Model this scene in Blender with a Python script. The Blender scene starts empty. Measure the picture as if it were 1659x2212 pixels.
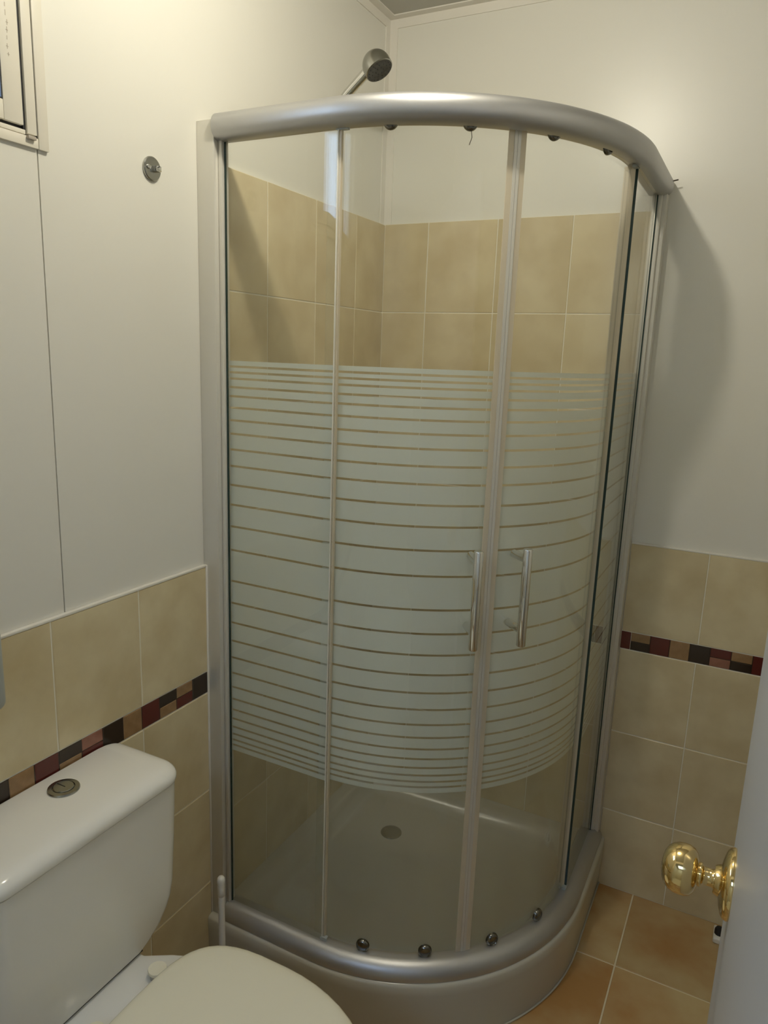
import bpy, bmesh, math, random
from mathutils import Vector, Matrix
random.seed(7)
PI = math.pi
scene = bpy.context.scene
COL = scene.collection

# ------------------------------------------------------------------ camera, world, exposure
CAM = (1.06993, -2.03260, 1.53116)
YAW, PITCH, ROLL, FPX = 0.470614, -0.212474, 0.036053, 1582.21
def make_camera():
    f = Vector((-math.sin(YAW) * math.cos(PITCH), math.cos(YAW) * math.cos(PITCH), math.sin(PITCH)))
    r = f.cross(Vector((0, 0, 1))).normalized()
    u = r.cross(f)
    c, s = math.cos(ROLL), math.sin(ROLL)
    R, U = c * r + s * u, -s * r + c * u
    cam = bpy.data.cameras.new('camera')
    cam.sensor_fit = 'HORIZONTAL'
    cam.sensor_width = 36.0
    cam.lens = FPX / 1659.0 * 36.0
    cam.clip_start = 0.01
    o = bpy.data.objects.new('camera', cam)
    m = Matrix((R, U, -f)).transposed().to_4x4()
    m.translation = CAM
    o.matrix_world = m
    COL.objects.link(o)
    scene.camera = o
make_camera()

world = bpy.data.worlds.new('sky')
scene.world = world
world.use_nodes = True
world.node_tree.nodes['Background'].inputs[0].default_value = (0.50, 0.68, 1.0, 1)
world.node_tree.nodes['Background'].inputs[1].default_value = 6.5
scene.view_settings.view_transform = 'Standard'
scene.view_settings.look = 'None'
scene.view_settings.gamma = 1.0
scene.view_settings.use_curve_mapping = False
scene.view_settings.exposure = 0.0
LAMP_POS = (0.55, -1.02, 2.446)
LAMP_W = 12.2
LAMP_COL = (1.0, 0.93, 0.77)

# ------------------------------------------------------------------ materials
MATS = {}
def mat(name, col, rough=0.5, metal=0.0, noise=0.0, nscale=20.0, col2=None, bump=0.0, bscale=60.0, spec=0.5, coat=0.0, rand=0.0):
    if name in MATS:
        return MATS[name]
    m = bpy.data.materials.new(name)
    m.use_nodes = True
    nt = m.node_tree
    b = nt.nodes['Principled BSDF']
    b.inputs['Roughness'].default_value = rough
    b.inputs['Metallic'].default_value = metal
    b.inputs['Specular IOR Level'].default_value = spec
    b.inputs['Coat Weight'].default_value = coat
    b.inputs['Coat Roughness'].default_value = 0.05
    tc = nt.nodes.new('ShaderNodeTexCoord')
    b.inputs['Base Color'].default_value = (*col, 1)
    out = None
    if noise > 0:
        n = nt.nodes.new('ShaderNodeTexNoise')
        n.inputs['Scale'].default_value = nscale
        n.inputs['Detail'].default_value = 5
        if rand > 0:
            oi = nt.nodes.new('ShaderNodeObjectInfo')
            va = nt.nodes.new('ShaderNodeVectorMath'); va.operation = 'ADD'
            sc = nt.nodes.new('ShaderNodeMath'); sc.operation = 'MULTIPLY'; sc.inputs[1].default_value = 37.0
            nt.links.new(oi.outputs['Random'], sc.inputs[0])
            nt.links.new(tc.outputs['Object'], va.inputs[0]); nt.links.new(sc.outputs[0], va.inputs[1])
            nt.links.new(va.outputs[0], n.inputs['Vector'])
        else:
            nt.links.new(tc.outputs['Object'], n.inputs['Vector'])
        mr = nt.nodes.new('ShaderNodeMapRange')
        mr.inputs['From Min'].default_value = 0.35; mr.inputs['From Max'].default_value = 0.65
        nt.links.new(n.outputs['Fac'], mr.inputs['Value'])
        mx = nt.nodes.new('ShaderNodeMix'); mx.data_type = 'RGBA'
        c2 = col2 or tuple(c * (1 - noise) for c in col)
        mx.inputs[6].default_value = (*col, 1); mx.inputs[7].default_value = (*c2, 1)
        nt.links.new(mr.outputs[0], mx.inputs[0])
        out = mx.outputs[2]
        if rand > 0:
            hs = nt.nodes.new('ShaderNodeHueSaturation')
            mr2 = nt.nodes.new('ShaderNodeMapRange')
            mr2.inputs['To Min'].default_value = 1 - rand; mr2.inputs['To Max'].default_value = 1 + rand
            nt.links.new(oi.outputs['Random'], mr2.inputs['Value'])
            nt.links.new(mr2.outputs[0], hs.inputs['Value'])
            nt.links.new(out, hs.inputs['Color'])
            out = hs.outputs[0]
        nt.links.new(out, b.inputs['Base Color'])
    if bump > 0:
        n2 = nt.nodes.new('ShaderNodeTexNoise')
        n2.inputs['Scale'].default_value = bscale
        n2.inputs['Detail'].default_value = 4
        nt.links.new(tc.outputs['Object'], n2.inputs['Vector'])
        bp = nt.nodes.new('ShaderNodeBump')
        bp.inputs['Strength'].default_value = bump
        bp.inputs['Distance'].default_value = 0.004
        nt.links.new(n2.outputs['Fac'], bp.inputs['Height'])
        nt.links.new(bp.outputs[0], b.inputs['Normal'])
    MATS[name] = m
    return m

def glass_mat(name, tint, film=0.04, film_col=(0.62, 0.64, 0.50), rough=0.0, low_haze=None):
    # thin sheet glass: straight-through transmission, fresnel mirror, a faint lime film
    m = bpy.data.materials.new(name); m.use_nodes = True
    nt = m.node_tree; nt.nodes.clear()
    out = nt.nodes.new('ShaderNodeOutputMaterial')
    tr = nt.nodes.new('ShaderNodeBsdfTransparent'); tr.inputs[0].default_value = (*tint, 1)
    gl = nt.nodes.new('ShaderNodeBsdfGlossy'); gl.inputs['Roughness'].default_value = rough
    fr = nt.nodes.new('ShaderNodeFresnel')
    # the sheet bends light in and out again: both faces mirror like an air-to-glass face
    geo = nt.nodes.new('ShaderNodeNewGeometry')
    ior = nt.nodes.new('ShaderNodeMapRange'); ior.inputs['To Min'].default_value = 1.45; ior.inputs['To Max'].default_value = 1 / 1.45
    nt.links.new(geo.outputs['Backfacing'], ior.inputs['Value']); nt.links.new(ior.outputs[0], fr.inputs['IOR'])
    df = nt.nodes.new('ShaderNodeBsdfDiffuse'); df.inputs[0].default_value = (*film_col, 1)
    m1 = nt.nodes.new('ShaderNodeMixShader'); m1.inputs[0].default_value = film
    if low_haze:
        # lime and soap film plus painted haze that grows towards the bottom
        tc = nt.nodes.new('ShaderNodeTexCoord'); sp = nt.nodes.new('ShaderNodeSeparateXYZ')
        mr = nt.nodes.new('ShaderNodeMapRange')
        mr.inputs['From Min'].default_value = 0.1; mr.inputs['From Max'].default_value = 0.8
        mr.inputs['To Min'].default_value = low_haze; mr.inputs['To Max'].default_value = film
        nt.links.new(tc.outputs['Object'], sp.inputs[0]); nt.links.new(sp.outputs['Z'], mr.inputs['Value'])
        nt.links.new(mr.outputs[0], m1.inputs[0])
    m2 = nt.nodes.new('ShaderNodeMixShader')
    nt.links.new(tr.outputs[0], m1.inputs[1]); nt.links.new(df.outputs[0], m1.inputs[2])
    nt.links.new(fr.outputs[0], m2.inputs[0])
    nt.links.new(m1.outputs[0], m2.inputs[1]); nt.links.new(gl.outputs[0], m2.inputs[2])
    nt.links.new(m2.outputs[0], out.inputs['Surface'])
    MATS[name] = m
    return m

def frost_mat(name, col, through, translucent=0.35, rough=0.35, gloss=0.04):
    m = bpy.data.materials.new(name); m.use_nodes = True
    nt = m.node_tree; nt.nodes.clear()
    out = nt.nodes.new('ShaderNodeOutputMaterial')
    df = nt.nodes.new('ShaderNodeBsdfDiffuse'); df.inputs[0].default_value = (*col, 1)
    tl = nt.nodes.new('ShaderNodeBsdfTranslucent'); tl.inputs[0].default_value = (*col, 1)
    tr = nt.nodes.new('ShaderNodeBsdfTransparent'); tr.inputs[0].default_value = (0.93, 0.96, 0.92, 1)
    gl = nt.nodes.new('ShaderNodeBsdfGlossy'); gl.inputs['Roughness'].default_value = rough
    a = nt.nodes.new('ShaderNodeMixShader'); a.inputs[0].default_value = translucent
    b = nt.nodes.new('ShaderNodeMixShader'); b.inputs[0].default_value = through
    c = nt.nodes.new('ShaderNodeMixShader'); c.inputs[0].default_value = gloss
    nt.links.new(df.outputs[0], a.inputs[1]); nt.links.new(tl.outputs[0], a.inputs[2])
    nt.links.new(a.outputs[0], b.inputs[1]); nt.links.new(tr.outputs[0], b.inputs[2])
    nt.links.new(b.outputs[0], c.inputs[1]); nt.links.new(gl.outputs[0], c.inputs[2])
    nt.links.new(c.outputs[0], out.inputs['Surface'])
    MATS[name] = m
    return m

def emit_mat(name, col, s):
    m = bpy.data.materials.new(name); m.use_nodes = True
    nt = m.node_tree; nt.nodes.clear()
    out = nt.nodes.new('ShaderNodeOutputMaterial')
    e = nt.nodes.new('ShaderNodeEmission'); e.inputs[0].default_value = (*col, 1); e.inputs[1].default_value = s
    nt.links.new(e.outputs[0], out.inputs[0])
    return m

PAINT = mat('wall_paint', (0.80, 0.785, 0.715), 0.33, bump=0.12, bscale=9.0)
HALL = mat('fill_hall_paint', (0.74, 0.66, 0.50), 0.6)  # warm tone chosen to tint the fill from the added hallway
CEIL = mat('ceiling_paint', (0.52, 0.51, 0.46), 0.6, bump=0.05, bscale=20)
PVC = mat('white_trim_plastic', (0.82, 0.79, 0.72), 0.35)
GROUT = mat('cream_grout', (0.86, 0.82, 0.70), 0.8)
FGROUT = mat('floor_grout', (0.80, 0.72, 0.52), 0.85)
TILE = mat('beige_tile', (0.74, 0.64, 0.415), 0.28, noise=0.12, nscale=9, bump=0.05, bscale=40, col2=(0.63, 0.52, 0.31), rand=0.03)
FTILE = mat('floor_tile', (0.60, 0.46, 0.235), 0.38, noise=0.4, nscale=5, col2=(0.46, 0.25, 0.085), bump=0.06, bscale=30, rand=0.10)
MOS = {
    'dark': mat('dark_brown_glass', (0.035, 0.022, 0.015), 0.12),
    'maroon': mat('maroon_glass', (0.115, 0.022, 0.016), 0.12),
    'tan': mat('tan_glass', (0.36, 0.215, 0.10), 0.15, noise=0.2, nscale=60),
    'pink': mat('rose_brown_glass', (0.34, 0.15, 0.10), 0.15, noise=0.2, nscale=60),
}
ALU = mat('satin_aluminium', (0.49, 0.49, 0.49), 0.40, metal=0.8, spec=0.5)
POST = mat('pale_anodised_profile', (0.70, 0.68, 0.62), 0.42, metal=0.35)
ALUW = mat('cream_window_frame', (0.80, 0.76, 0.66), 0.4)
CHROME = mat('chrome', (0.72, 0.72, 0.70), 0.09, metal=1.0)
DCHROME = mat('grey_metal', (0.42, 0.42, 0.39), 0.22, metal=1.0)
ROLLM = mat('dark_chrome', (0.20, 0.20, 0.19), 0.15, metal=1.0)
BRASS = mat('polished_brass', (0.80, 0.62, 0.30), 0.09, metal=1.0)
BLACK = mat('black_rubber', (0.012, 0.012, 0.014), 0.5)
GASKET = mat('dark_green_glass_edge', (0.02, 0.045, 0.04), 0.2)
CERAMIC = mat('white_ceramic', (0.88, 0.86, 0.79), 0.16, spec=0.5)
SEATP = mat('cream_seat_plastic', (0.90, 0.85, 0.67), 0.25)
WPLAST = mat('white_plastic', (0.80, 0.78, 0.70), 0.3)
GPLAST = mat('pale_grey_plastic', (0.42, 0.45, 0.43), 0.35)
TRAYM = mat('tray_acrylic', (0.54, 0.52, 0.44), 0.22)
DOORP = mat('door_paint', (0.56, 0.57, 0.59), 0.35, bump=0.03, bscale=30)
INK = mat('pencil_grey_ink', (0.62, 0.56, 0.46), 0.8)
HAIR = mat('dark_thread', (0.05, 0.035, 0.02), 0.6)
GLASS = glass_mat('shower_glass', (0.986, 0.992, 0.982), film=0.016, low_haze=0.12)
WGLASS = glass_mat('window_glass', (0.97, 0.98, 0.98), film=0.03)
FROST = frost_mat('frosted_print', (0.92, 0.95, 0.87), 0.08, translucent=0.16)
SEAL = frost_mat('translucent_seal', (0.86, 0.78, 0.63), 0.12, translucent=0.35, gloss=0.06)

# ------------------------------------------------------------------ helpers
def link(name, bm, m, parent=None, smooth=False, loc=None, rot=None, auto=None):
    me = bpy.data.meshes.new(name)
    bm.to_mesh(me); bm.free()
    me.materials.append(m)
    if smooth:
        for p in me.polygons: p.use_smooth = True
    if auto:
        me.set_sharp_from_angle(angle=math.radians(auto))
    o = bpy.data.objects.new(name, me)
    COL.objects.link(o)
    if parent is not None: o.parent = parent
    if loc is not None: o.location = loc
    if rot is not None: o.rotation_euler = rot
    return o
def empty(name, loc, parent=None):
    o = bpy.data.objects.new(name, None); COL.objects.link(o); o.location = loc
    o.empty_display_size = 0.05
    if parent is not None: o.parent = parent
    return o
def tag(o, label, cat, group=None, kind=None):
    o['label'] = label; o['category'] = cat
    if group: o['group'] = group
    if kind: o['kind'] = kind
    return o
def box(bm, x0, x1, y0, y1, z0, z1, bev=0.0, seg=2):
    r = bmesh.ops.create_cube(bm, size=1.0)
    vs = r['verts']
    for v in vs:
        v.co = Vector(((x0 + x1) / 2 + v.co.x * (x1 - x0), (y0 + y1) / 2 + v.co.y * (y1 - y0), (z0 + z1) / 2 + v.co.z * (z1 - z0)))
    if bev > 0:
        es = list({e for v in vs for e in v.link_edges})
        bmesh.ops.bevel(bm, geom=es, offset=bev, segments=seg, affect='EDGES', profile=0.5)
    return bm
def boxo(name, x0, x1, y0, y1, z0, z1, m, parent=None, bev=0.0, seg=2, org=None):
    # world-space box; the object origin is the box centre (minus parent origin)
    c = Vector(((x0 + x1) / 2, (y0 + y1) / 2, (z0 + z1) / 2))
    bm = bmesh.new()
    hx, hy, hz = (x1 - x0) / 2, (y1 - y0) / 2, (z1 - z0) / 2
    box(bm, -hx, hx, -hy, hy, -hz, hz, bev, seg)
    return link(name, bm, m, parent, loc=c - (org or Vector()), smooth=bev > 0, auto=40 if bev > 0 else None)
MESHCACHE = {}
def piece(name, x0, x1, y0, y1, z0, z1, m, parent, bev=0.001):
    # small repeated tile; alike sizes share their mesh
    d = (round(x1 - x0, 4), round(y1 - y0, 4), round(z1 - z0, 4))
    key = (d, m.name, bev)
    c = ((x0 + x1) / 2, (y0 + y1) / 2, (z0 + z1) / 2)
    if key not in MESHCACHE:
        bm = bmesh.new(); box(bm, -d[0] / 2, d[0] / 2, -d[1] / 2, d[1] / 2, -d[2] / 2, d[2] / 2, bev, 1)
        me = bpy.data.meshes.new(name); bm.to_mesh(me); bm.free(); me.materials.append(m)
        MESHCACHE[key] = me
    o = bpy.data.objects.new(name, MESHCACHE[key]); COL.objects.link(o)
    o.parent = parent; o.location = c
    return o
def frame(d):
    d = Vector(d).normalized()
    a = Vector((0, 0, 1)) if abs(d.z) < 0.95 else Vector((1, 0, 0))
    u = d.cross(a).normalized(); v = d.cross(u).normalized()
    return u, v, d
def lathe(bm, prof, org, axis, n=32, cap=True):
    u, v, d = frame(axis); org = Vector(org)
    rings = []
    for r, h in prof:
        rings.append([bm.verts.new(org + d * h + (u * math.cos(2 * PI * k / n) + v * math.sin(2 * PI * k / n)) * max(r, 1e-5)) for k in range(n)])
    for a, b in zip(rings[:-1], rings[1:]):
        for k in range(n):
            bm.faces.new((a[k], a[(k + 1) % n], b[(k + 1) % n], b[k]))
    if cap:
        for rg in (rings[0], rings[-1]):
            try: bm.faces.new(rg)
            except Exception: pass
    bmesh.ops.recalc_face_normals(bm, faces=bm.faces[:])
    return bm
def tube(bm, pts, r, n=16):
    pts = [Vector(p) for p in pts]
    rr = r if isinstance(r, (list, tuple)) else [r] * len(pts)
    u = None; rings = []
    for i, p in enumerate(pts):
        d = (pts[min(i + 1, len(pts) - 1)] - pts[max(i - 1, 0)]).normalized()
        if u is None: u, v, _ = frame(d)
        u = (u - d * u.dot(d)).normalized(); v = d.cross(u)
        rings.append([bm.verts.new(p + (u * math.cos(2 * PI * k / n) + v * math.sin(2 * PI * k / n)) * rr[i]) for k in range(n)])
    for a, b in zip(rings[:-1], rings[1:]):
        for k in range(n): bm.faces.new((a[k], a[(k + 1) % n], b[(k + 1) % n], b[k]))
    bm.faces.new(rings[0]); bm.faces.new(rings[-1])
    bmesh.ops.recalc_face_normals(bm, faces=bm.faces[:])
    return bm

# ------------------------------------------------------------------ room shell
H = 2.446           # ceiling height
RX, FY = 1.50, -2.16
T = 0.10
TH = 0.2502         # wall tile pitch, vertical
MB = 3 * TH         # underside of the mosaic band
MT = MB + 0.0525
WT = MT + TH        # top of the wainscot
TD = 0.009          # tile depth
S1, S2, RAD = 0.81, 0.795, 0.50   # shower footprint

bm = bmesh.new(); box(bm, -T, RX + T, FY - T - 1.0, T, -0.08, -0.0018)
floor = link('floor', bm, FGROUT); tag(floor, 'terracotta beige tiled bathroom floor with pale joints', 'floor', kind='structure')
fx = [0.007 + 0.3005 * k for k in range(0, 6)]
fy = [-0.0 - 0.3005 * k for k in range(0, 8)]
for i in range(5):
    for j in range(7):
        x0, x1 = max(fx[i], 0.007), min(fx[i + 1] if i < 4 else RX, RX)
        piece('floor_tile', x0 + 0.002, x1 - 0.002, max(fy[j + 1], FY) + 0.002, fy[j] - 0.002, -0.006, 0.0, FTILE, floor, 0.001)

bm = bmesh.new(); box(bm, -T, RX + T, FY - T, T, H, H + 0.08)
ceiling = link('ceiling', bm, CEIL); tag(ceiling, 'plain grey white bathroom ceiling', 'ceiling', kind='structure')

# left wall with the window opening and a panel seam at y = -1.181
WY0, WY1, WZ0, WZ1 = -1.78, -1.180, 1.842, 2.28
bm = bmesh.new()
g = 0.0012
box(bm, -T, 0, FY - T, WY0, 0, H)
box(bm, -T, 0, WY0, WY1 - g, 0, WZ0)
box(bm, -T, -0.004, WY1 - g - .001, WY1 + g + .001, 0, WZ0)
box(bm, -T, 0, WY0, WY1, WZ1, H)
box(bm, -T, 0, WY1 + g, T, 0, H)
wall_left = link('wall_left', bm, PAINT); tag(wall_left, 'cream painted wall with window, tiled lower part behind the toilet', 'wall', kind='structure')
bm = bmesh.new(); box(bm, 0, RX + T, 0, T, 0, H)
wall_back = link('wall_back', bm, PAINT); tag(wall_back, 'cream painted wall behind the shower, tiled lower part', 'wall', kind='structure')
bm = bmesh.new(); box(bm, RX, RX + T, FY - T, 0, 0, H)
wall_right = link('wall_right', bm, PAINT); tag(wall_right, 'plain cream painted wall behind the open door', 'wall', kind='structure')
DX0, DX1, DZ = 0.28, 1.145, 2.06
bm = bmesh.new()
box(bm, 0, DX0, FY - T, FY, 0, H); box(bm, DX1, RX, FY - T, FY, 0, H); box(bm, DX0, DX1, FY - T, FY, DZ, H)
wall_front = link('wall_front', bm, PAINT); tag(wall_front, 'cream painted wall with the doorway', 'wall', kind='structure')

# short hallway added out of view: holds back the sky, fill enters from above
HX0, HX1, HY = -0.10, 1.60, -4.2
def shell(name, label, *b, m=PAINT):
    bm = bmesh.new(); box(bm, *b)
    return tag(link(name, bm, m), label, name.split('_')[0], kind='structure')
shell('wall_added_hall_left', 'unseen hallway wall added beyond the doorway to hold back sky light', HX0 - T, HX0, HY, FY - T, 0, H, m=HALL)
shell('wall_added_hall_right', 'unseen hallway wall added on the hinge side of the door to hold back sky light', HX1, HX1 + T, HY, FY - T, 0, H, m=HALL)
shell('wall_added_hall_far', 'unseen end wall added to close the hallway against sky light', HX0, HX1, HY, HY + T, 0, H, m=HALL)
bm = bmesh.new()
KX0, KX1, KY0, KY1 = 0.30, 1.15, -3.80, -2.98      # opening added overhead to let in fill light
box(bm, HX0 - T, KX0, HY, FY - T, H, H + 0.08); box(bm, KX1, HX1 + T, HY, FY - T, H, H + 0.08)
box(bm, KX0, KX1, HY, KY0, H, H + 0.08); box(bm, KX0, KX1, KY1, FY - T, H, H + 0.08)
tag(link('ceiling_added_hall', bm, CEIL), 'unseen hallway ceiling with an opening added for fill light', 'ceiling', kind='structure')
shell('floor_added_hall', 'plain brown floor of the added, unseen hallway', HX0 - T, HX1 + T, HY, FY - T - 1.0, -0.08, -0.006, m=FGROUT)

# wall tiles: grout bed as one child, every tile a child
J = 0.0013
def tiles_left(ys, zs):
    for a, b in zip(ys[:-1], ys[1:]):
        for c, d in zip(zs[:-1], zs[1:]):
            piece('wall_tile', 0.0015, TD, b + J, a - J, c + J, d - J, TILE, wall_left, 0.0012)
def tiles_back(xs, zs):
    for a, b in zip(xs[:-1], xs[1:]):
        for c, d in zip(zs[:-1], zs[1:]):
            piece('wall_tile', a + J, b - J, -TD, -0.0015, c + J, d - J, TILE, wall_back, 0.0012)
zlow = [0, TH, 2 * TH, MB]
zup = [MT, WT]
yl = [-S1 - 0.002] + [-1.0125 - 0.2049 * k for k in range(0, 6)]
yl[-1] = max(yl[-1], FY)
tiles_left(yl, zlow); tiles_left(yl, zup)
xr = [S2 + 0.0005, 0.9925, 1.197, 1.4015, RX]
tiles_back(xr, zlow); tiles_back(xr, zup)
zin = [0.153 + 0.25 * k for k in range(8)]
tiles_left([-0.0, -0.174, -0.379, -0.584, -0.7715], zin)
tiles_back([TD, 0.1504, 0.358, 0.565, 0.7605], zin)
bm = bmesh.new(); G = TD - 0.0013
box(bm, 0.0005, G, FY, -S1 - 0.001, 0, WT - 0.001); box(bm, 0.0005, G, -0.7715, -0.0005, 0.153, 1.9025)
link('grout', bm, GROUT, wall_left)
bm = bmesh.new()
box(bm, S2 + 0.0005, RX - 0.0005, -G, -0.0005, 0, WT - 0.001); box(bm, G, 0.7605, -G, -0.0005, 0.153, 1.9025)
link('grout', bm, GROUT, wall_back)
# mosaic band of glass pieces
def mosaic(parent, seq, start, sign, back):
    p = start
    for it in seq:
        w = it[1] if isinstance(it, tuple) and isinstance(it[1], float) else 0.0506
        k = it[0] if w != 0.0506 else it
        a, b = sorted((p + sign * 0.0006, p + sign * (w - 0.0006)))
        rows = [(k, MB + 0.0012, MT - 0.0012)] if isinstance(k, str) else [(k[0], (MB + MT) / 2 + 0.0005, MT - 0.0012), (k[1], MB + 0.0012, (MB + MT) / 2 - 0.0005)]
        for c, z0, z1 in rows:
            if back: piece('mosaic_piece', a, b, -TD, -0.0015, z0, z1, MOS[c], parent, 0.0012)
            else: piece('mosaic_piece', 0.0015, TD, a, b, z0, z1, MOS[c], parent, 0.0012)
        p += sign * w
unit = ['dark', ('pink', 'maroon'), ('dark', 'tan'), 'maroon', 'tan']
mosaic(wall_left, ['dark', ('tan', 'maroon'), ('dark', 'tan'), 'maroon', 'tan'] + unit * 4, -S1 - 0.003, -1, False)
mosaic(wall_back, [('maroon', 0.0265), ('tan', 'dark'), 'maroon', 'tan', 'dark', ('maroon', 'pink'), ('tan', 'dark'), 'maroon', 'tan', 'dark', ('maroon', 'pink'), ('tan', 'dark'), 'maroon', 'tan'], 0.7955, 1, True)
boxo('mosaic_piece', 0.735, 0.758, -TD - 0.0006, -0.004, MB, MT, MOS['maroon'], wall_back)
boxo('mosaic_backing', 0.0005, G + 0.0004, FY, -S1 - 0.004, MB + 0.0012, MT - 0.0012, MOS['dark'], wall_left)
boxo('mosaic_backing', 0.8225, RX - 0.001, -G - 0.0004, -0.0005, MB + 0.0012, MT - 0.0012, MOS['dark'], wall_back)
# trims
def trim(n, label, boxes, m=PVC, bev=0.0):
    bm = bmesh.new()
    for b in boxes: box(bm, *b, bev)
    return tag(link('trim_%d' % n, bm, m, smooth=bev > 0, auto=40 if bev > 0 else None), label, 'trim', kind='structure')
trim(1, 'cream capping strip on top of the left wall tiles', [(0, 0.0098, FY, -S1 - 0.002, WT - 0.001, WT + 0.0045)], PVC, 0.0015)
trim(2, 'cream capping strip on top of the back wall tiles', [(S2 + 0.002, RX, -0.0095, 0, WT - 0.001, WT + 0.004)], PVC, 0.0015)
trim(3, 'white silicone bead between left wall tiles and shower frame', [(0, 0.011, -S1 - 0.0035, -S1 + 0.0015, 0.16, WT + 0.004)], PVC, 0.001)
trim(4, 'white plastic angle strip in the corner above the shower tiles', [(0, 0.026, -0.003, 0, 1.903, H - 0.026), (0, 0.003, -0.026, 0, 1.903, H - 0.026)])
trim(5, 'white plastic angle strip along the left wall and ceiling', [(0, 0.003, FY, 0, H - 0.026, H), (0, 0.026, FY, 0, H - 0.003, H)])
trim(6, 'white plastic angle strip along the back wall and ceiling', [(0.003, RX, -0.003, 0, H - 0.026, H), (0.026, RX, -0.026, 0, H - 0.003, H)])

# ------------------------------------------------------------------ window in the left wall
win = empty('window_1', (0, WY1, WZ0)); tag(win, 'cream metal sliding window set high in the left wall', 'window', kind='structure')
WO = Vector((0, WY1, WZ0))
def wbox(n, *a, m=ALUW, bev=0.0008, parent=win): return boxo(n, *a, m, parent, bev, 2, WO)
wbox('architrave', 0, 0.006, WY1 - 0.0005, -1.162, 1.826, WZ1 + 0.018)
wbox('architrave', 0, 0.006, WY0 - 0.018, WY0, 1.826, WZ1 + 0.018)
wbox('architrave', 0, 0.006, WY0, WY1 - 0.0015, 1.826, WZ0 - 0.001)
wbox('architrave', 0, 0.006, WY0, WY1 - 0.0015, WZ1, WZ1 + 0.018)
wbox('frame_jamb', -0.07, 0.0045, -1.199, WY1 - 0.0018, WZ0 + 0.003, WZ1)
wbox('frame_jamb', -0.07, 0.010, WY0, WY0 + 0.019, WZ0 + 0.003, WZ1)
wbox('frame_sill', -0.07, 0.004, WY0 + 0.019, -1.2022, WZ0 + 0.0005, WZ0 + 0.007)
wbox('frame_head', -0.07, 0.010, WY0 + 0.019, -1.199, WZ1 - 0.019, WZ1)
wbox('gap_shade', -0.06, -0.003, WY0 + 0.019, -1.199, WZ0 + 0.007, WZ0 + 0.014, m=BLACK)  # black strip standing in for shade in the sill gap
wbox('joint_shade', -0.05, 0.003, WY1 - 0.0017, WY1 - 0.0006, WZ0, WZ1, m=BLACK, bev=0)  # black filler darkens the joint like shade
wbox('gap_shade', -0.06, 0.0005, -1.2033, -1.1992, WZ0 + 0.0005, WZ1 - 0.019, m=BLACK, bev=0)  # black filler gives the jamb gap its shade
wbox('corner_clip', 0.0062, 0.012, -1.203, -1.189, WZ0 - 0.006, WZ0 - 0.001, m=mat('aged_clip', (0.45, 0.40, 0.34), 0.5))
def sash(y0, y1, xo):
    s = empty('sash', (0, y1 - WY1, 0.013), win)
    SO = Vector((0, y1, WZ0 + 0.013))
    x0, x1 = xo - 0.022, xo
    z0, z1 = WZ0 + 0.013, WZ1 - 0.020
    boxo('stile', x0, x1, y1 - 0.033, y1, z0, z1, ALUW, s, 0.0015, 2, SO)
    boxo('stile', x0, x1, y0, y0 + 0.033, z0, z1, ALUW, s, 0.0015, 2, SO)
    boxo('rail', x0, x1, y0 + 0.033, y1 - 0.033, z0, z0 + 0.028, ALUW, s, 0.0015, 2, SO)
    boxo('rail', x0, x1, y0 + 0.033, y1 - 0.033, z1 - 0.028, z1, ALUW, s, 0.0015, 2, SO)
    bm = bmesh.new()
    box(bm, xo - 0.006, xo - 0.001, y1 - 0.035, y1 - 0.0325, z0 + 0.028, z1 - 0.028)
    box(bm, xo - 0.006, xo - 0.001, y0 + 0.0325, y0 + 0.035, z0 + 0.028, z1 - 0.028)
    box(bm, xo - 0.006, xo - 0.001, y0 + 0.035, y1 - 0.035, z0 + 0.028, z0 + 0.030)
    for v in bm.verts: v.co -= SO
    link('gasket', bm, BLACK, s)
    bm = bmesh.new(); box(bm, xo - 0.012, xo - 0.008, y0 + 0.033, y1 - 0.033, z0 + 0.026, z1 - 0.026)
    for v in bm.verts: v.co -= SO
    link('pane', bm, WGLASS, s)
    return s, SO
s1, SO1 = sash(-1.50, -1.2034, 0.003)
sash(WY0 + 0.019, -1.47, -0.026)
# faint vertical pencil marks on the stile
bm = bmesh.new()
rnd = random.Random(3)
z = 1.945
while z < 2.045:
    L = rnd.uniform(0.004, 0.009)
    yy = -1.2225 + rnd.uniform(-0.0012, 0.0012)
    box(bm, 0.0030, 0.0033, yy - 0.0006, yy + 0.0006, z, z + L)
    if rnd.random() < .7: box(bm, 0.0030, 0.0033, yy - 0.002, yy + 0.0018, z + L * .4, z + L * .4 + 0.001)
    z += L + rnd.uniform(0.002, 0.006)
for v in bm.verts: v.co -= SO1
link('pencil_marks', bm, INK, s1)

# ------------------------------------------------------------------ shower tray
def curve(d, n_arc=40, ext=0.0):
    """plan points from the left wall to the back wall, offset d inwards, with the arc parameter"""
    a, b, r = S1 - d, S2 - d, RAD - d
    cx, cy = S2 - RAD, -(S1 - RAD)
    P = [(0.0, -a), (cx * .5, -a)]
    for k in range(n_arc + 1):
        t = -PI / 2 + PI / 2 * k / n_arc
        P.append((cx + r * math.cos(t), cy + r * math.sin(t)))
    P += [(b, cy * .5), (b, 0.0)]
    return P
tray = empty('shower_tray', (0.3, -0.3, 0)); tag(tray, 'off white quadrant shower tray with a curved front under the glass enclosure', 'shower tray')
TO = Vector((0.3, -0.3, 0))
bm = bmesh.new()
prof = [(-0.012, 0.0), (-0.012, 0.010), (-0.017, 0.13), (-0.017, 0.152), (-0.013, 0.158), (-0.004, 0.160), (0.055, 0.160), (0.064, 0.157), (0.072, 0.150), (0.095, 0.112), (0.115, 0.107)]
rings = []
W0 = 0.0095
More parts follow.
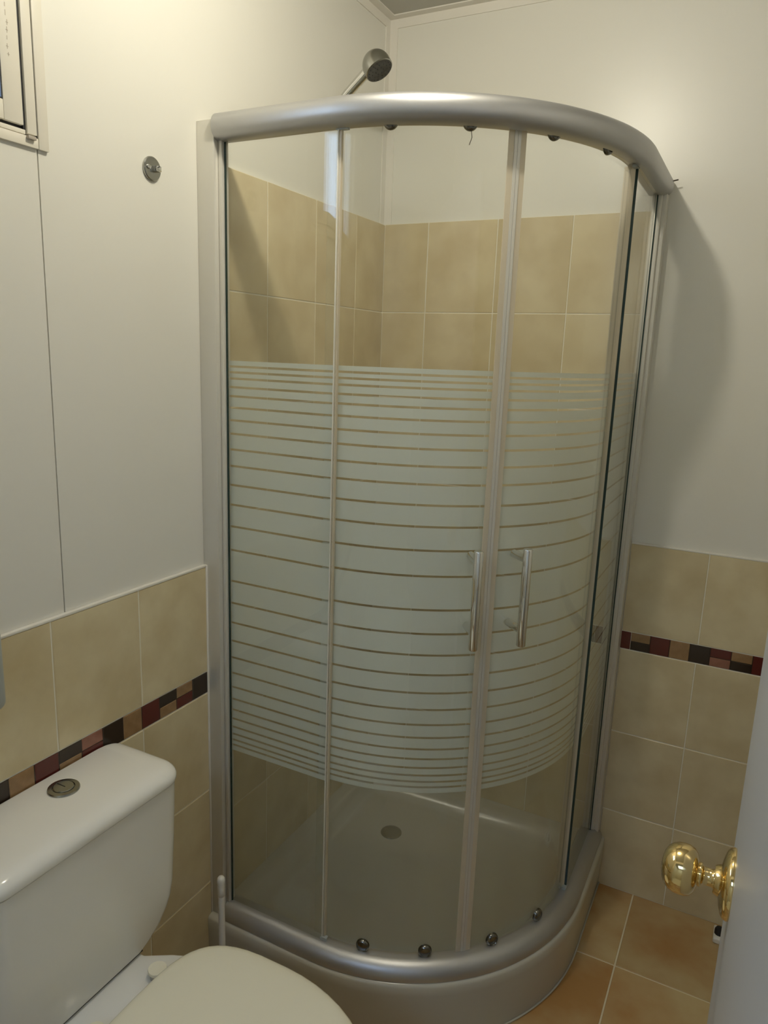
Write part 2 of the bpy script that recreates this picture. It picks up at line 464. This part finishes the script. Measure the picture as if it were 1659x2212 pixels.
for d, zz in prof:
    P = curve(d)
    # close along the two walls, keeping a rim there as well
    dw = max(W0, d - 0.02) if d > 0.05 else W0
    P = [(max(x, dw), min(y, -dw)) for x, y in P]
    P.append((dw, -dw))
    rings.append([bm.verts.new((x - TO.x, y - TO.y, zz)) for x, y in P])
for a, b in zip(rings[:-1], rings[1:]):
    n = len(a)
    for k in range(n):
        try: bm.faces.new((a[k], a[(k + 1) % n], b[(k + 1) % n], b[k]))
        except Exception: pass
bm.faces.new(rings[-1]); bm.faces.new(rings[0])
bmesh.ops.remove_doubles(bm, verts=bm.verts[:], dist=1e-6)
bmesh.ops.recalc_face_normals(bm, faces=bm.faces[:])
link('basin', bm, TRAYM, tray, smooth=True, auto=50)
bm = bmesh.new()
lathe(bm, [(0.031, 0.0), (0.032, 0.002), (0.031, 0.004), (0.024, 0.006), (0.012, 0.007), (0.0, 0.007)], (0.225 - TO.x, -0.246 - TO.y, 0.1065), (0, 0, 1), 32)
link('drain_cover', bm, DCHROME, tray, smooth=True, auto=40)
bm = bmesh.new()
P = curve(-0.014, 40)
P = [p for p in P if p[0] > 0.03]
tube(bm, [(x - TO.x, y - TO.y, 0.0025) for x, y in P], 0.0025, 6)
link('silicone_bead', bm, TRAYM, tray, smooth=True)

# ------------------------------------------------------------------ shower enclosure
enc = empty('shower_enclosure', (0.3, -0.3, 0.16)); tag(enc, 'curved quadrant shower enclosure with satin aluminium rails and striped frosted glass doors', 'shower')
EO = Vector((0.3, -0.3, 0.16))
ZB0, ZB1, ZT0, ZT1 = 0.160, 0.196, 1.926, 1.980
def sweep(name, prof, m, parent, start=0.045, stop=0.022, org=EO, auto=40, n_arc=48):
    """prof: list of (d, z) closed loop swept along the quadrant curve"""
    bm = bmesh.new(); rings = []
    base = curve(0.0, n_arc)
    for i in range(len(base)):
        ring = []
        for d, zz in prof:
            x, y = curve(d, n_arc)[i]
            if i == 0: x = start
            if i == len(base) - 1: y = -stop
            ring.append(bm.verts.new((x - org.x, y - org.y, zz - org.z)))
        rings.append(ring)
    m_ = len(prof)
    for a, b in zip(rings[:-1], rings[1:]):
        for k in range(m_): bm.faces.new((a[k], a[(k + 1) % m_], b[(k + 1) % m_], b[k]))
    bm.faces.new(rings[0]); bm.faces.new(rings[-1])
    bmesh.ops.recalc_face_normals(bm, faces=bm.faces[:])
    return link(name, bm, m, parent, smooth=True, auto=auto)
def bulge(d_out, d_in, z0, z1, n=8, k=0.012):
    pr = []
    for i in range(n + 1):
        t = i / n
        pr.append((d_out - k * math.sin(PI * t) , z0 + (z1 - z0) * t))
    pr += [(d_in, z1), (d_in, z0)]
    return pr
pr = []
for k in range(17):
    a = -PI / 2 + PI * k / 16
    c, s_ = max(math.cos(a), 0.0), math.sin(a)
    pr.append((0.020 - 0.030 * c ** 0.8, 1.955 + 0.0255 * math.copysign(abs(s_) ** 0.85, s_)))
pr += [(0.045, 1.9805), (0.045, 1.9345), (0.024, 1.9345)]
sweep('top_rail', pr, ALU, enc)
# bottom rail: quarter-round face falling outwards to the tray
pr = [(-0.010, ZB0 + 0.0005), (-0.0105, ZB0 + 0.008), (-0.006, ZB0 + 0.019), (0.002, ZB0 + 0.028), (0.012, ZB0 + 0.034), (0.021, ZB1), (0.042, ZB1), (0.042, ZB0 + 0.0005)]
sweep('bottom_rail', pr, ALU, enc, start=0.045, stop=0.022)
# wall profiles
def eb(n, *a, m=ALU, bev=0.0015, parent=enc): return boxo(n, *a, m, parent, bev, 2, EO)
ZT0 = 1.9345
eb('wall_profile', 0.0, 0.044, -S1, -S1 + 0.038, 0.1605, 1.968, m=POST)
eb('wall_profile', S2 - 0.034, S2, -0.040, 0.0, 0.1605, 1.968, m=POST)
eb('profile_lip', 0.0445, 0.053, -S1 + 0.012, -S1 + 0.034, ZB1, ZT0, m=POST)
eb('profile_lip', S2 - 0.030, S2 - 0.010, -0.050, -0.0405, ZB1, ZT0, m=POST)
eb('glazing_gasket', 0.0535, 0.056, -S1 + 0.020, -S1 + 0.0238, ZB1, ZT0, m=GASKET, bev=0)
eb('glazing_gasket', S2 - 0.0218, S2 - 0.019, -0.054, -0.0505, ZB1, ZT0, m=GASKET, bev=0)

# plan path by arc length for the panes
CXA, CYA = S2 - RAD, -(S1 - RAD)
def path(d):
    """function s -> (x, y, nx, ny); s = 0 at arc start (left), L_arc at arc end (right)"""
    r = RAD - d
    La = r * PI / 2
    def f(u):
        # u in arc-angle units: 0..1 on the arc, below 0 on the left straight (metres), above 1 straight right (metres)
        if u < 0: return (CXA + u, -(S1 - d), 0.0, -1.0)
        if u > 1: return (S2 - d, CYA + (u - 1), 1.0, 0.0)
        t = -PI / 2 + PI / 2 * u
        return (CXA + r * math.cos(t), CYA + r * math.sin(t), math.cos(t), math.sin(t))
    return f
def pane(name, d, us, z0, z1, th, m, parent, org):
    bm = bmesh.new(); f = path(d); rings = []
    for u in us:
        x, y, nx, ny = f(u)
        rings.append([bm.verts.new((x + nx * o - org.x, y + ny * o - org.y, zz - org.z)) for o, zz in ((th / 2, z0), (th / 2, z1), (-th / 2, z1), (-th / 2, z0))])
    for a, b in zip(rings[:-1], rings[1:]):
        for k in range(4): bm.faces.new((a[k], a[(k + 1) % 4], b[(k + 1) % 4], b[k]))
    bm.faces.new(rings[0]); bm.faces.new(rings[-1])
    bmesh.ops.recalc_face_normals(bm, faces=bm.faces[:])
    return link(name, bm, m, parent, smooth=True, auto=30)
lines = [1.494, 1.482, 1.469, 1.451, 1.432, 1.408, 1.381, 1.352, 1.318, 1.282, 1.240, 1.196, 1.147, 1.093, 1.021, .969, .922, .878, .837, .799, .764, .734, .707, .684, .663, .645, .630, .617]
bands = []
top = 1.506
for zl in lines:
    bands.append((zl + 0.0023, top)); top = zl - 0.0023
bands.append((0.603, top))
def frost(d, us, parent, off):
    bm = bmesh.new(); f = path(d)
    for z0, z1 in bands:
        pv = None
        for u in us:
            x, y, nx, ny = f(u)
            a = bm.verts.new((x + nx * off - EO.x, y + ny * off - EO.y, z0 - EO.z)); b = bm.verts.new((x + nx * off - EO.x, y + ny * off - EO.y, z1 - EO.z))
            if pv: bm.faces.new((pv[0], a, b, pv[1]))
            pv = (a, b)
    return link('frosted_stripes', bm, FROST, parent, smooth=True)
def frange(a, b, n): return [a + (b - a) * i / n for i in range(n + 1)]
DF, DD, TG = 0.0255, 0.036, 0.005
ZG0, ZG1 = ZB1 + 0.0005, ZT0 - 0.0005
uf_l = [0.0535 - CXA] + frange(-0.001, 0.024, 6)          # left fixed pane, ends just past the arc start
uf_r = frange(0.976, 0.999, 6) + [1.0 + abs(CYA) - 0.0505]
ud_l = frange(-0.008, -0.001, 2) + frange(0.0, 0.4665, 26)
ud_r = frange(0.4815, 1.0, 26) + frange(1.001, 1.012, 2)
def zbar(name, u0, u1, d, o0, o1, m, parent, z0=ZG0, z1=ZG1, bev=0.0006):
    """vertical strip between path positions u0,u1 spanning offsets o0..o1"""
    bm = bmesh.new(); f = path(d); q = []
    for u in (u0, u1):
        x, y, nx, ny = f(u)
        q += [(x + nx * o0, y + ny * o0), (x + nx * o1, y + ny * o1)]
    q = [q[0], q[1], q[3], q[2]]
    lo = [bm.verts.new((x - EO.x, y - EO.y, z0 - EO.z)) for x, y in q]; hi = [bm.verts.new((x - EO.x, y - EO.y, z1 - EO.z)) for x, y in q]
    for k in range(4): bm.faces.new((lo[k], lo[(k + 1) % 4], hi[(k + 1) % 4], hi[k]))
    bm.faces.new(lo); bm.faces.new(hi)
    bmesh.ops.recalc_face_normals(bm, faces=bm.faces[:])
    return link(name, bm, m, parent)
for us, lab in ((uf_l, 'clear fixed pane beside the toilet'), (uf_r, 'clear fixed pane beside the door')):
    p = pane('fixed_panel', DF, us, ZG0, ZG1, TG, GLASS, enc, EO)
    p['label'] = 'fixed glass pane with frosted stripes'
    frost(DF, us, p, -TG / 2 - 0.0004)
    e = us[-1] if us is uf_l else us[0]
    sg = 1 if us is uf_l else -1
    zbar('glass_edge', e + sg * 0.0005, e + sg * 0.003, DF, -0.0028, 0.0028, WPLAST if us is uf_l else GASKET, p)
    x, y, nx, ny = path(DF)(e)
    bm = bmesh.new()
    if us is uf_l: box(bm, x + 0.004, x + 0.0065, y + 0.001, y + 0.0085, ZG0, ZG1)
    else: box(bm, x - 0.026, x - 0.003, y - 0.004, y - 0.002, ZG0, ZG1)
    for v in bm.verts: v.co -= EO
    link('end_seal', bm, SEAL, p)
    zbar('edge_clip', e - sg * 0.004, e + sg * 0.028, DF, -0.006, 0.004, GPLAST, p, ZG1 - 0.006, ZG1)
    zbar('edge_clip', e - sg * 0.004, e + sg * 0.018, DF, -0.006, 0.004, GPLAST, p, ZG0, ZG0 + 0.008)
HB = [((0.5865, -0.6855), 0.5), ((0.657, -0.618), 0.6)]
ROLL_U = [[0.158, 0.352], [0.575, 0.775]]
for i, us in enumerate((ud_l, ud_r)):
    p = pane('sliding_door', DD, us, ZG0 + 0.004, ZG1 - 0.002, TG, GLASS, enc, EO)
    p['label'] = 'curved sliding glass door with frosted stripes and chrome handle'
    frost(DD, us, p, -TG / 2 - 0.0004)
    sg = 1 if i == 0 else -1
    e = us[-1] if i == 0 else us[0]
    # magnetic seal at the meeting edge: translucent flange and a bright core
    zbar('meeting_seal', e - sg * 0.016, e - sg * 0.001, DD, 0.0028, 0.0050, SEAL, p)
    zbar('seal_core', e - sg * 0.001, e + sg * 0.0072, DD, -0.004, 0.006, POST, p)
    ff = path(DD)
    # handle: bar on two stand-offs
    (hx, hy), _ = HB[i]
    n = Vector((hx - CXA, hy - CYA, 0)).normalized()
    bp = Vector((CXA, CYA, 0)) + n * (RAD - DD + TG / 2)
    bar = bp + n * 0.050
    bm = bmesh.new()
    tube(bm, [bar + Vector((0, 0, zz)) - EO for zz in (0.957, 0.9585, 1.1605, 1.162)], [0.0085, 0.0095, 0.0095, 0.0085], 24)
    for zz in (0.990, 1.140):
        tube(bm, [bp + Vector((0, 0, zz)) - EO, bar + Vector((0, 0, zz)) - EO], 0.0085, 20)
    link('handle', bm, CHROME, p, smooth=True, auto=40)
    # rollers, bottom and top
    for u in ROLL_U[i]:
        x, y, nx, ny = ff(u)
        nn = Vector((nx, ny, 0)); c = Vector((x, y, 0)) + nn * (TG / 2)
        for zz, r in ((0.208, 0.0155), (1.938, 0.0140)):
            bm = bmesh.new()
            lathe(bm, [(r, 0), (r, 0.004), (r * .92, 0.0075), (r * .7, 0.0095), (r * .66, 0.0085), (r * .3, 0.0095), (0.0, 0.010)], c + Vector((0, 0, zz)) - EO, nn, 24)
            link('roller_cap', bm, ROLLM, p, smooth=True, auto=50)
# a stray thread hanging from the top rail and a frayed sealing scrap at its ends
bm = bmesh.new()
x, y, nx, ny = path(0.028)(0.352)
tube(bm, [Vector((x, y, ZT0 + 0.002)) - EO, Vector((x + .002, y, ZT0 - .012)) - EO, Vector((x + .004, y - .001, ZT0 - .022)) - EO, Vector((x - .001, y, ZT0 - .034)) - EO], 0.0006, 6)
link('loose_thread', bm, HAIR, enc)
bm = bmesh.new(); tube(bm, [Vector((S2 + 0.003, -0.030, 1.9635)) - EO, Vector((S2 + 0.020, -0.030, 1.9665)) - EO], 0.0016, 6)
link('frame_screw', bm, HAIR, enc)
bm = bmesh.new(); lathe(bm, [(0.003, 0), (0.0028, 0.001), (0, 0.0012)], Vector((0.060, -S1 + 0.004 - 0.011, 1.957)) - EO, (0, -1, 0), 12)
link('rail_screw', bm, HAIR, enc)

# ------------------------------------------------------------------ shower head on its wall arm
sh = empty('overhead_shower', (0, -0.30, 2.12)); tag(sh, 'chrome shower head on a slanting arm above the enclosure rail', 'shower head')
HO = Vector((0, -0.30, 2.12))
head_c = Vector((0.128, -0.305, 2.214))
fn = Vector((0.556, -0.043, -0.834)).normalized()
bm = bmesh.new(); tube(bm, [Vector((0.0095, -0.30, 2.128)) - HO, Vector((0.045, -0.301, 2.163)) - HO, Vector((0.108, -0.304, 2.210)) - HO], [0.0105, 0.0115, 0.013], 20)
link('arm', bm, CHROME, sh, smooth=True, auto=40)
bm = bmesh.new(); lathe(bm, [(0.027, 0), (0.027, 0.004), (0.020, 0.010), (0.012, 0.012), (0.0, 0.012)], Vector((0.0095, -0.30, 2.128)) - HO, (1, 0, 0.3), 28)
link('wall_flange', bm, CHROME, sh, smooth=True, auto=40)
bm = bmesh.new()
R = 0.0355
pr = [(0.0, -R * 1.02)] + [(R * math.sin(a), -R * 1.02 * math.cos(a)) for a in [PI * k / 24 for k in range(1, 13)]] + [(R * 1.0, 0.010), (R * 0.99, 0.013), (R * 0.93, 0.0145)]
lathe(bm, pr, head_c - HO, fn, 40)
hb = link('head', bm, DCHROME, sh, smooth=True, auto=40)
bm = bmesh.new()
lathe(bm, [(R * 0.93, 0.0125), (R * 0.93, 0.0150), (R * 0.55, 0.0155), (R * 0.5, 0.0145), (R * 0.2, 0.0150), (0.0, 0.0155)], head_c - HO, fn, 40)
link('spray_face', bm, mat('dark_spray_plate', (0.06, 0.06, 0.055), 0.35), hb, smooth=True, auto=40)
bm = bmesh.new()
u, v, _ = frame(fn)
for rr, k in ((0.010, 6), (0.020, 11), (0.028, 16)):
    for q in range(k):
        c = head_c - HO + fn * 0.0150 + (u * math.cos(2 * PI * q / k) + v * math.sin(2 * PI * q / k)) * rr
        lathe(bm, [(0.0012, 0), (0.0009, 0.0018), (0.0, 0.0019)], c, fn, 6)
link('nozzles', bm, BLACK, hb)

# ------------------------------------------------------------------ round metal bracket on the left wall
hk = empty('wall_bracket', (0, -0.936, 1.852)); tag(hk, 'small round metal wall bracket with a screw, on bare wall left of the shower', 'bracket')
bm = bmesh.new(); lathe(bm, [(0.0212, 0.0), (0.0216, 0.0015), (0.0214, 0.0040), (0.0200, 0.0055), (0.0, 0.0055)], (0, 0, 0), (1, 0, 0), 40)
link('plate', bm, DCHROME, hk, smooth=True, auto=35)
boxo('stub', 0.0056, 0.015, 0.0005, 0.0125, -0.0045, 0.0050, CHROME, hk, 0.0008)
bm = bmesh.new(); lathe(bm, [(0.0042, 0), (0.0042, 0.002), (0.0034, 0.0032), (0.0016, 0.0028), (0.0, 0.002)], (0.0056, -0.0105, 0.0015), (1, 0, 0), 20)
link('screw', bm, CHROME, hk, smooth=True, auto=35)

# ------------------------------------------------------------------ toilet
TY = -1.270
TC = -1.286
toi = empty('toilet', (0.30, TY, 0)); tag(toi, 'white close coupled toilet with a closed cream seat lid', 'toilet')
QO = Vector((0.30, TY, 0))
def loft(bm, rings, cap0=True, cap1=True):
    vr = [[bm.verts.new(p) for p in r] for r in rings]
    n = len(vr[0])
    for a, b in zip(vr[:-1], vr[1:]):
        for k in range(n): bm.faces.new((a[k], a[(k + 1) % n], b[(k + 1) % n], b[k]))
    if cap0: bm.faces.new(vr[0])
    if cap1: bm.faces.new(vr[-1])
    bmesh.ops.recalc_face_normals(bm, faces=bm.faces[:])
def rrect(x0, x1, y0, y1, rf, rb, zz, n=8, crown=0.0):
    """rounded rectangle: rf radius on the front (x1) corners, rb on the back corners"""
    P = []
    for cx, cy, r, a0 in ((x1 - rf, y1 - rf, rf, 0), (x0 + rb, y1 - rb, rb, PI / 2), (x0 + rb, y0 + rb, rb, PI), (x1 - rf, y0 + rf, rf, 1.5 * PI)):
        for k in range(n + 1):
            a = a0 + PI / 2 * k / n
            P.append(Vector((cx + r * math.cos(a), cy + r * math.sin(a), zz)) - QO)
    return P
HW = 0.206
bm = bmesh.new()
rs = []
for zz, xf, hw, rf in ((0.402, 0.145, 0.122, 0.02), (0.405, 0.150, 0.130, 0.025), (0.42, 0.155, 0.152, 0.03), (0.44, 0.159, 0.172, 0.03), (0.465, 0.163, 0.187, 0.032), (0.49, 0.167, 0.195, 0.034), (0.52, 0.170, 0.1985, 0.035), (0.62, 0.176, 0.2005, 0.036), (0.7335, 0.181, 0.2020, 0.038)):
    rs.append(rrect(0.016, xf, TC - hw, TC + hw, rf, 0.012, zz))
loft(bm, rs); link('tank', bm, CERAMIC, toi, smooth=True, auto=35)
bm = bmesh.new(); rs = []
LZ = 0.7360
for dz, ins in ((0, 0.003), (0.0015, 0.001), (0.004, 0.0), (0.012, 0.0), (0.018, 0.0025), (0.0235, 0.0075), (0.0275, 0.015), (0.0300, 0.025), (0.0312, 0.040)):
    rs.append(rrect(0.0125, 0.186 - ins, TC - HW + ins, TC + HW - ins, 0.045 - ins * .5, 0.014, LZ + dz))
loft(bm, rs); lid = link('tank_lid', bm, CERAMIC, toi, smooth=True, auto=35)
bm = bmesh.new(); lathe(bm, [(0.0270, 0), (0.0272, 0.002), (0.0262, 0.0042), (0.0190, 0.0048), (0.0180, 0.0030), (0.0, 0.0030)], Vector((0.066, -1.2565, LZ + 0.0309)) - QO, (0, 0, 1), 40)
link('button_ring', bm, DCHROME, lid, smooth=True, auto=30)
bm = bmesh.new(); lathe(bm, [(0.0174, 0.0), (0.0174, 0.0050), (0.0164, 0.0060), (0.0, 0.0064)], Vector((0.066, -1.2565, LZ + 0.0309)) - QO, (0, 0, 1), 36)
b2 = link('flush_button', bm, DCHROME, lid, smooth=True, auto=30)
bm = bmesh.new(); box(bm, 0.066 - 0.016, 0.066 + 0.004, -1.2570, -1.2560, LZ + 0.0370, LZ + 0.0376)
for v in bm.verts: v.co -= QO
link('button_split', bm, BLACK, lid)
bm = bmesh.new(); loft(bm, [rrect(0.018, 0.1795, TC - 0.2005, TC + 0.2005, 0.038, 0.012, zz) for zz in (0.7336, 0.7362)])  # black strip painting the shade of the seam under the lid
link('lid_gap_shade', bm, BLACK, toi)
# pan: deck under the tank, bowl and foot
def egg(x0, x1, hw, zz, n=48, sq=2.3):
    """egg outline: blunt at the back (x0), long and round at the front (x1)"""
    P = []
    xm = x0 + (x1 - x0) * 0.44
    for k in range(n):
        a = 2 * PI * k / n
        c, s = math.cos(a), math.sin(a)
        e = 2.0 / sq if c < 0 else 2.0 / 2.05
        px = abs(c) ** e * (1 if c > 0 else -1); py = abs(s) ** e * (1 if s > 0 else -1)
        P.append(Vector((xm + px * ((x1 - xm) if c > 0 else (xm - x0)), TY + py * hw, zz)) - QO)
    return P
bm = bmesh.new()
loft(bm, [egg(0.13, 0.50, 0.10, 0.0), egg(0.125, 0.51, 0.105, 0.02), egg(0.13, 0.50, 0.095, 0.10), egg(0.13, 0.53, 0.11, 0.2), egg(0.16, 0.60, 0.150, 0.31), egg(0.20, 0.635, 0.168, 0.36), egg(0.21, 0.645, 0.172, 0.385), egg(0.215, 0.64, 0.168, 0.392)])
link('bowl', bm, CERAMIC, toi, smooth=True, auto=50)
bm = bmesh.new(); rs = []
def deck(zz, ins):
    P = []
    for x, y in ((0.02 + ins, -0.098 + ins), (0.155, -0.100 + ins), (0.20, -0.128 + ins), (0.25, -0.150 + ins), (0.30 - ins, -0.150 + ins), (0.30 - ins, 0.150 - ins), (0.25, 0.150 - ins), (0.20, 0.128 - ins), (0.155, 0.100 - ins), (0.02 + ins, 0.098 - ins)):
        P.append(Vector((x, TY + y, zz)) - QO)
    return P
loft(bm, [deck(0.30, 0.03), deck(0.36, 0.004), deck(0.388, 0.0), deck(0.396, 0.003), deck(0.399, 0.009)])
link('deck', bm, CERAMIC, toi, smooth=True, auto=30)
SX0, SX1, SW = 0.232, 0.675, 0.181
bm = bmesh.new(); loft(bm, [egg(SX0 + .004, SX1 - .004, SW - .004, 0.4005, sq=3.4), egg(SX0, SX1, SW, 0.404, sq=3.4), egg(SX0, SX1, SW, 0.413, sq=3.4), egg(SX0 + .004, SX1 - .004, SW - .004, 0.4155, sq=3.4)])
link('seat', bm, SEATP, toi, smooth=True, auto=40)
bm = bmesh.new()
loft(bm, [egg(SX0 + i_, SX1 - i_, SW - i_, zz, sq=3.4) for i_, zz in ((0.004, 0.4165), (0.0, 0.419), (0.0, 0.426), (0.002, 0.430), (0.006, 0.433), (0.014, 0.435), (0.04, 0.4365), (0.09, 0.4375))])
link('seat_lid', bm, SEATP, toi, smooth=True, auto=40)
for sy in (1, -1):
    bm = bmesh.new(); lathe(bm, [(0.0135, 0.0), (0.0135, 0.012), (0.0165, 0.0125), (0.0172, 0.016), (0.0165, 0.0185), (0.0, 0.0195)], Vector((0.214, TY + sy * 0.072, 0.3992)) - QO, (0, 0, 1), 32)
    hg = link('hinge', bm, SEATP, toi, smooth=True, auto=40)
    bm = bmesh.new(); lathe(bm, [(0.0138, 0.0), (0.0138, 0.009), (0.0, 0.009)], Vector((0.214, TY + sy * 0.072, 0.3995)) - QO, (0, 0, 1), 24)
    link('hinge_collar', bm, DCHROME, hg, smooth=True, auto=40)
bm = bmesh.new(); box(bm, 0.016, 0.1465, TC - 0.118, TC + 0.118, 0.399, 0.4018)
for v in bm.verts: v.co -= QO
link('tank_gasket', bm, BLACK, toi)

# ------------------------------------------------------------------ toilet brush
BX, BY = 0.137, -0.925
br = empty('toilet_brush', (BX, BY, 0)); tag(br, 'white toilet brush with round tipped handle standing between toilet and shower', 'toilet brush')
bm = bmesh.new()
pr = [(0.0, 0.0), (0.050, 0.0), (0.052, 0.004), (0.046, 0.03), (0.046, 0.12), (0.049, 0.130), (0.046, 0.132), (0.043, 0.125), (0.042, 0.02), (0.0, 0.018)]
lathe(bm, pr, (0, 0, 0), (0, 0, 1), 32, cap=False); link('holder', bm, WPLAST, br, smooth=True, auto=40)
hd = Vector((-0.006, 0.0, 1)).normalized()
bm = bmesh.new()
lathe(bm, [(0.0, 0.10), (0.018, 0.10), (0.020, 0.115), (0.016, 0.135), (0.009, 0.15), (0.0072, 0.20), (0.0070, 0.300), (0.0076, 0.335), (0.0076, 0.3372), (0.0068, 0.3385), (0.0068, 0.341), (0.0080, 0.3420), (0.0084, 0.362), (0.0078, 0.368), (0.0086, 0.3735), (0.0090, 0.379), (0.0080, 0.3850), (0.005, 0.3890), (0.0, 0.3903)], (0.0, 0.0, 0.0), hd, 24, cap=False)
link('handle', bm, WPLAST, br, smooth=True, auto=50)
bm = bmesh.new()
lathe(bm, [(0.0, 0.022), (0.03, 0.026), (0.036, 0.05), (0.034, 0.085), (0.02, 0.10), (0.0, 0.102)], (0, 0, 0), (0, 0, 1), 20, cap=False)
link('bristle_head', bm, mat('bristles', (0.7, 0.69, 0.66), 0.9, bump=0.8, bscale=400), br, smooth=True)

# ------------------------------------------------------------------ paper holder at the left picture edge
ph = empty('paper_holder', (0, -1.44, 1.045)); tag(ph, 'pale grey plastic paper holder with rounded corners on the wall above the toilet tank', 'paper holder')
bm = bmesh.new(); box(bm, 0.0095, 0.10, -0.065, 0.0735, -0.068, 0.068, 0.016, 5)
link('cover', bm, GPLAST, ph, smooth=True, auto=60)
bm = bmesh.new(); tube(bm, [(0.05, -0.05, -0.085), (0.05, 0.05, -0.085)], 0.012, 16); box(bm, 0.03, 0.07, -0.06, -0.05, -0.10, -0.06); box(bm, 0.03, 0.07, 0.045, 0.055, -0.10, -0.06)
link('roll_spindle', bm, GPLAST, ph)

# ------------------------------------------------------------------ door, open against the right side
DPX, DEY = 1.1040, -1.155
DTH = 0.038
dr = empty('door_1', (DPX, DEY, 0)); tag(dr, 'pale grey painted door standing open at the right, brass knob', 'door', kind='structure')
DO = Vector((DPX, DEY, 0))
boxo('leaf', DPX, DPX + DTH, FY + 0.02, DEY, 0.012, 2.03, DOORP, dr, 0.0025, 3, DO)
KZ, KY = 0.994, DEY - 0.098
bm = bmesh.new()
kc = Vector((DPX, KY, KZ)) - DO
lathe(bm, [(0.0370, 0.0), (0.0372, 0.002), (0.0360, 0.0055), (0.0320, 0.0085), (0.0240, 0.0110), (0.0165, 0.0125), (0.0150, 0.0165), (0.0140, 0.0180), (0.0, 0.0180)], kc, (-1, 0, 0), 48)
link('rosette', bm, BRASS, dr, smooth=True, auto=50)
bm = bmesh.new()
pr = [(0.0, 0.0178), (0.0098, 0.0178), (0.0098, 0.0190), (0.0092, 0.0195), (0.0092, 0.0285), (0.0098, 0.0290), (0.0118, 0.0300), (0.0128, 0.0320), (0.0120, 0.0335)]
pr += [(0.0150, 0.0345), (0.0205, 0.0365), (0.0245, 0.0400), (0.0264, 0.0450), (0.0268, 0.0500), (0.0262, 0.0560), (0.0240, 0.0615), (0.0200, 0.0660), (0.0140, 0.0692), (0.0070, 0.0708), (0.0, 0.0712)]
lathe(bm, pr, kc, (-1, 0, 0), 48, cap=False)
link('knob', bm, BRASS, dr, smooth=True, auto=60)
bm = bmesh.new(); lathe(bm, [(0.0370, 0.0), (0.036, 0.0055), (0.0165, 0.0125), (0.0098, 0.018), (0.0098, 0.033), (0.0245, 0.040), (0.0268, 0.05), (0.02, 0.066), (0.0, 0.0712)], kc + Vector((DTH, 0, 0)), (1, 0, 0), 32)
link('knob', bm, BRASS, dr, smooth=True, auto=60)
boxo('latch_plate', DPX + 0.007, DPX + 0.031, DEY, DEY + 0.001, KZ - 0.028, KZ + 0.028, BRASS, dr, 0, 2, DO)
for zz in (0.25, 1.05, 1.80):
    bm = bmesh.new(); tube(bm, [Vector((DPX - 0.004, FY + 0.018, zz - 0.045)) - DO, Vector((DPX - 0.004, FY + 0.018, zz + 0.045)) - DO], 0.005, 12)
    link('hinge', bm, BRASS, dr, smooth=True, auto=40)

# ------------------------------------------------------------------ small door stop on the floor
ds = empty('door_stop', (1.150, -0.045, 0)); tag(ds, 'small white door stop with dark rubber tip on the floor by the back wall', 'door stop')
boxo('base', -0.022, 0.03, -0.045, 0.012, 0.0, 0.016, WPLAST, ds, 0.004, 3)
bm = bmesh.new(); lathe(bm, [(0.012, 0.0), (0.012, 0.012), (0.009, 0.018), (0.0, 0.019)], (-0.008, -0.020, 0.0155), (0, 0, 1), 20)
link('rubber_tip', bm, BLACK, ds, smooth=True, auto=40)

# ------------------------------------------------------------------ ceiling lamp (out of frame; lights the room)
lp = empty('ceiling_lamp', (LAMP_POS[0], LAMP_POS[1], H)); tag(lp, 'small ceiling lamp with bare warm bulb over the room', 'lamp')
bm = bmesh.new(); lathe(bm, [(0.050, 0.0), (0.050, 0.006), (0.040, 0.010), (0.022, 0.012), (0.0, 0.012)], (0, 0, 0), (0, 0, -1), 32)
link('base', bm, WPLAST, lp, smooth=True, auto=40)
bm = bmesh.new()
lathe(bm, [(0.010, 0.012), (0.012, 0.016), (0.018, 0.024), (0.023, 0.034), (0.024, 0.042), (0.020, 0.053), (0.012, 0.060), (0.0, 0.062)], (0, 0, 0), (0, 0, -1), 24, cap=False)
bulb = link('bulb', bm, emit_mat('bulb_glow', LAMP_COL, 50.0), lp, smooth=True)
ld = bpy.data.lights.new('bulb_light', 'POINT'); ld.energy = LAMP_W; ld.color = LAMP_COL; ld.shadow_soft_size = 0.025
lo = bpy.data.objects.new('bulb_light', ld); COL.objects.link(lo); lo.parent = lp; lo.location = (0, 0, -0.088)
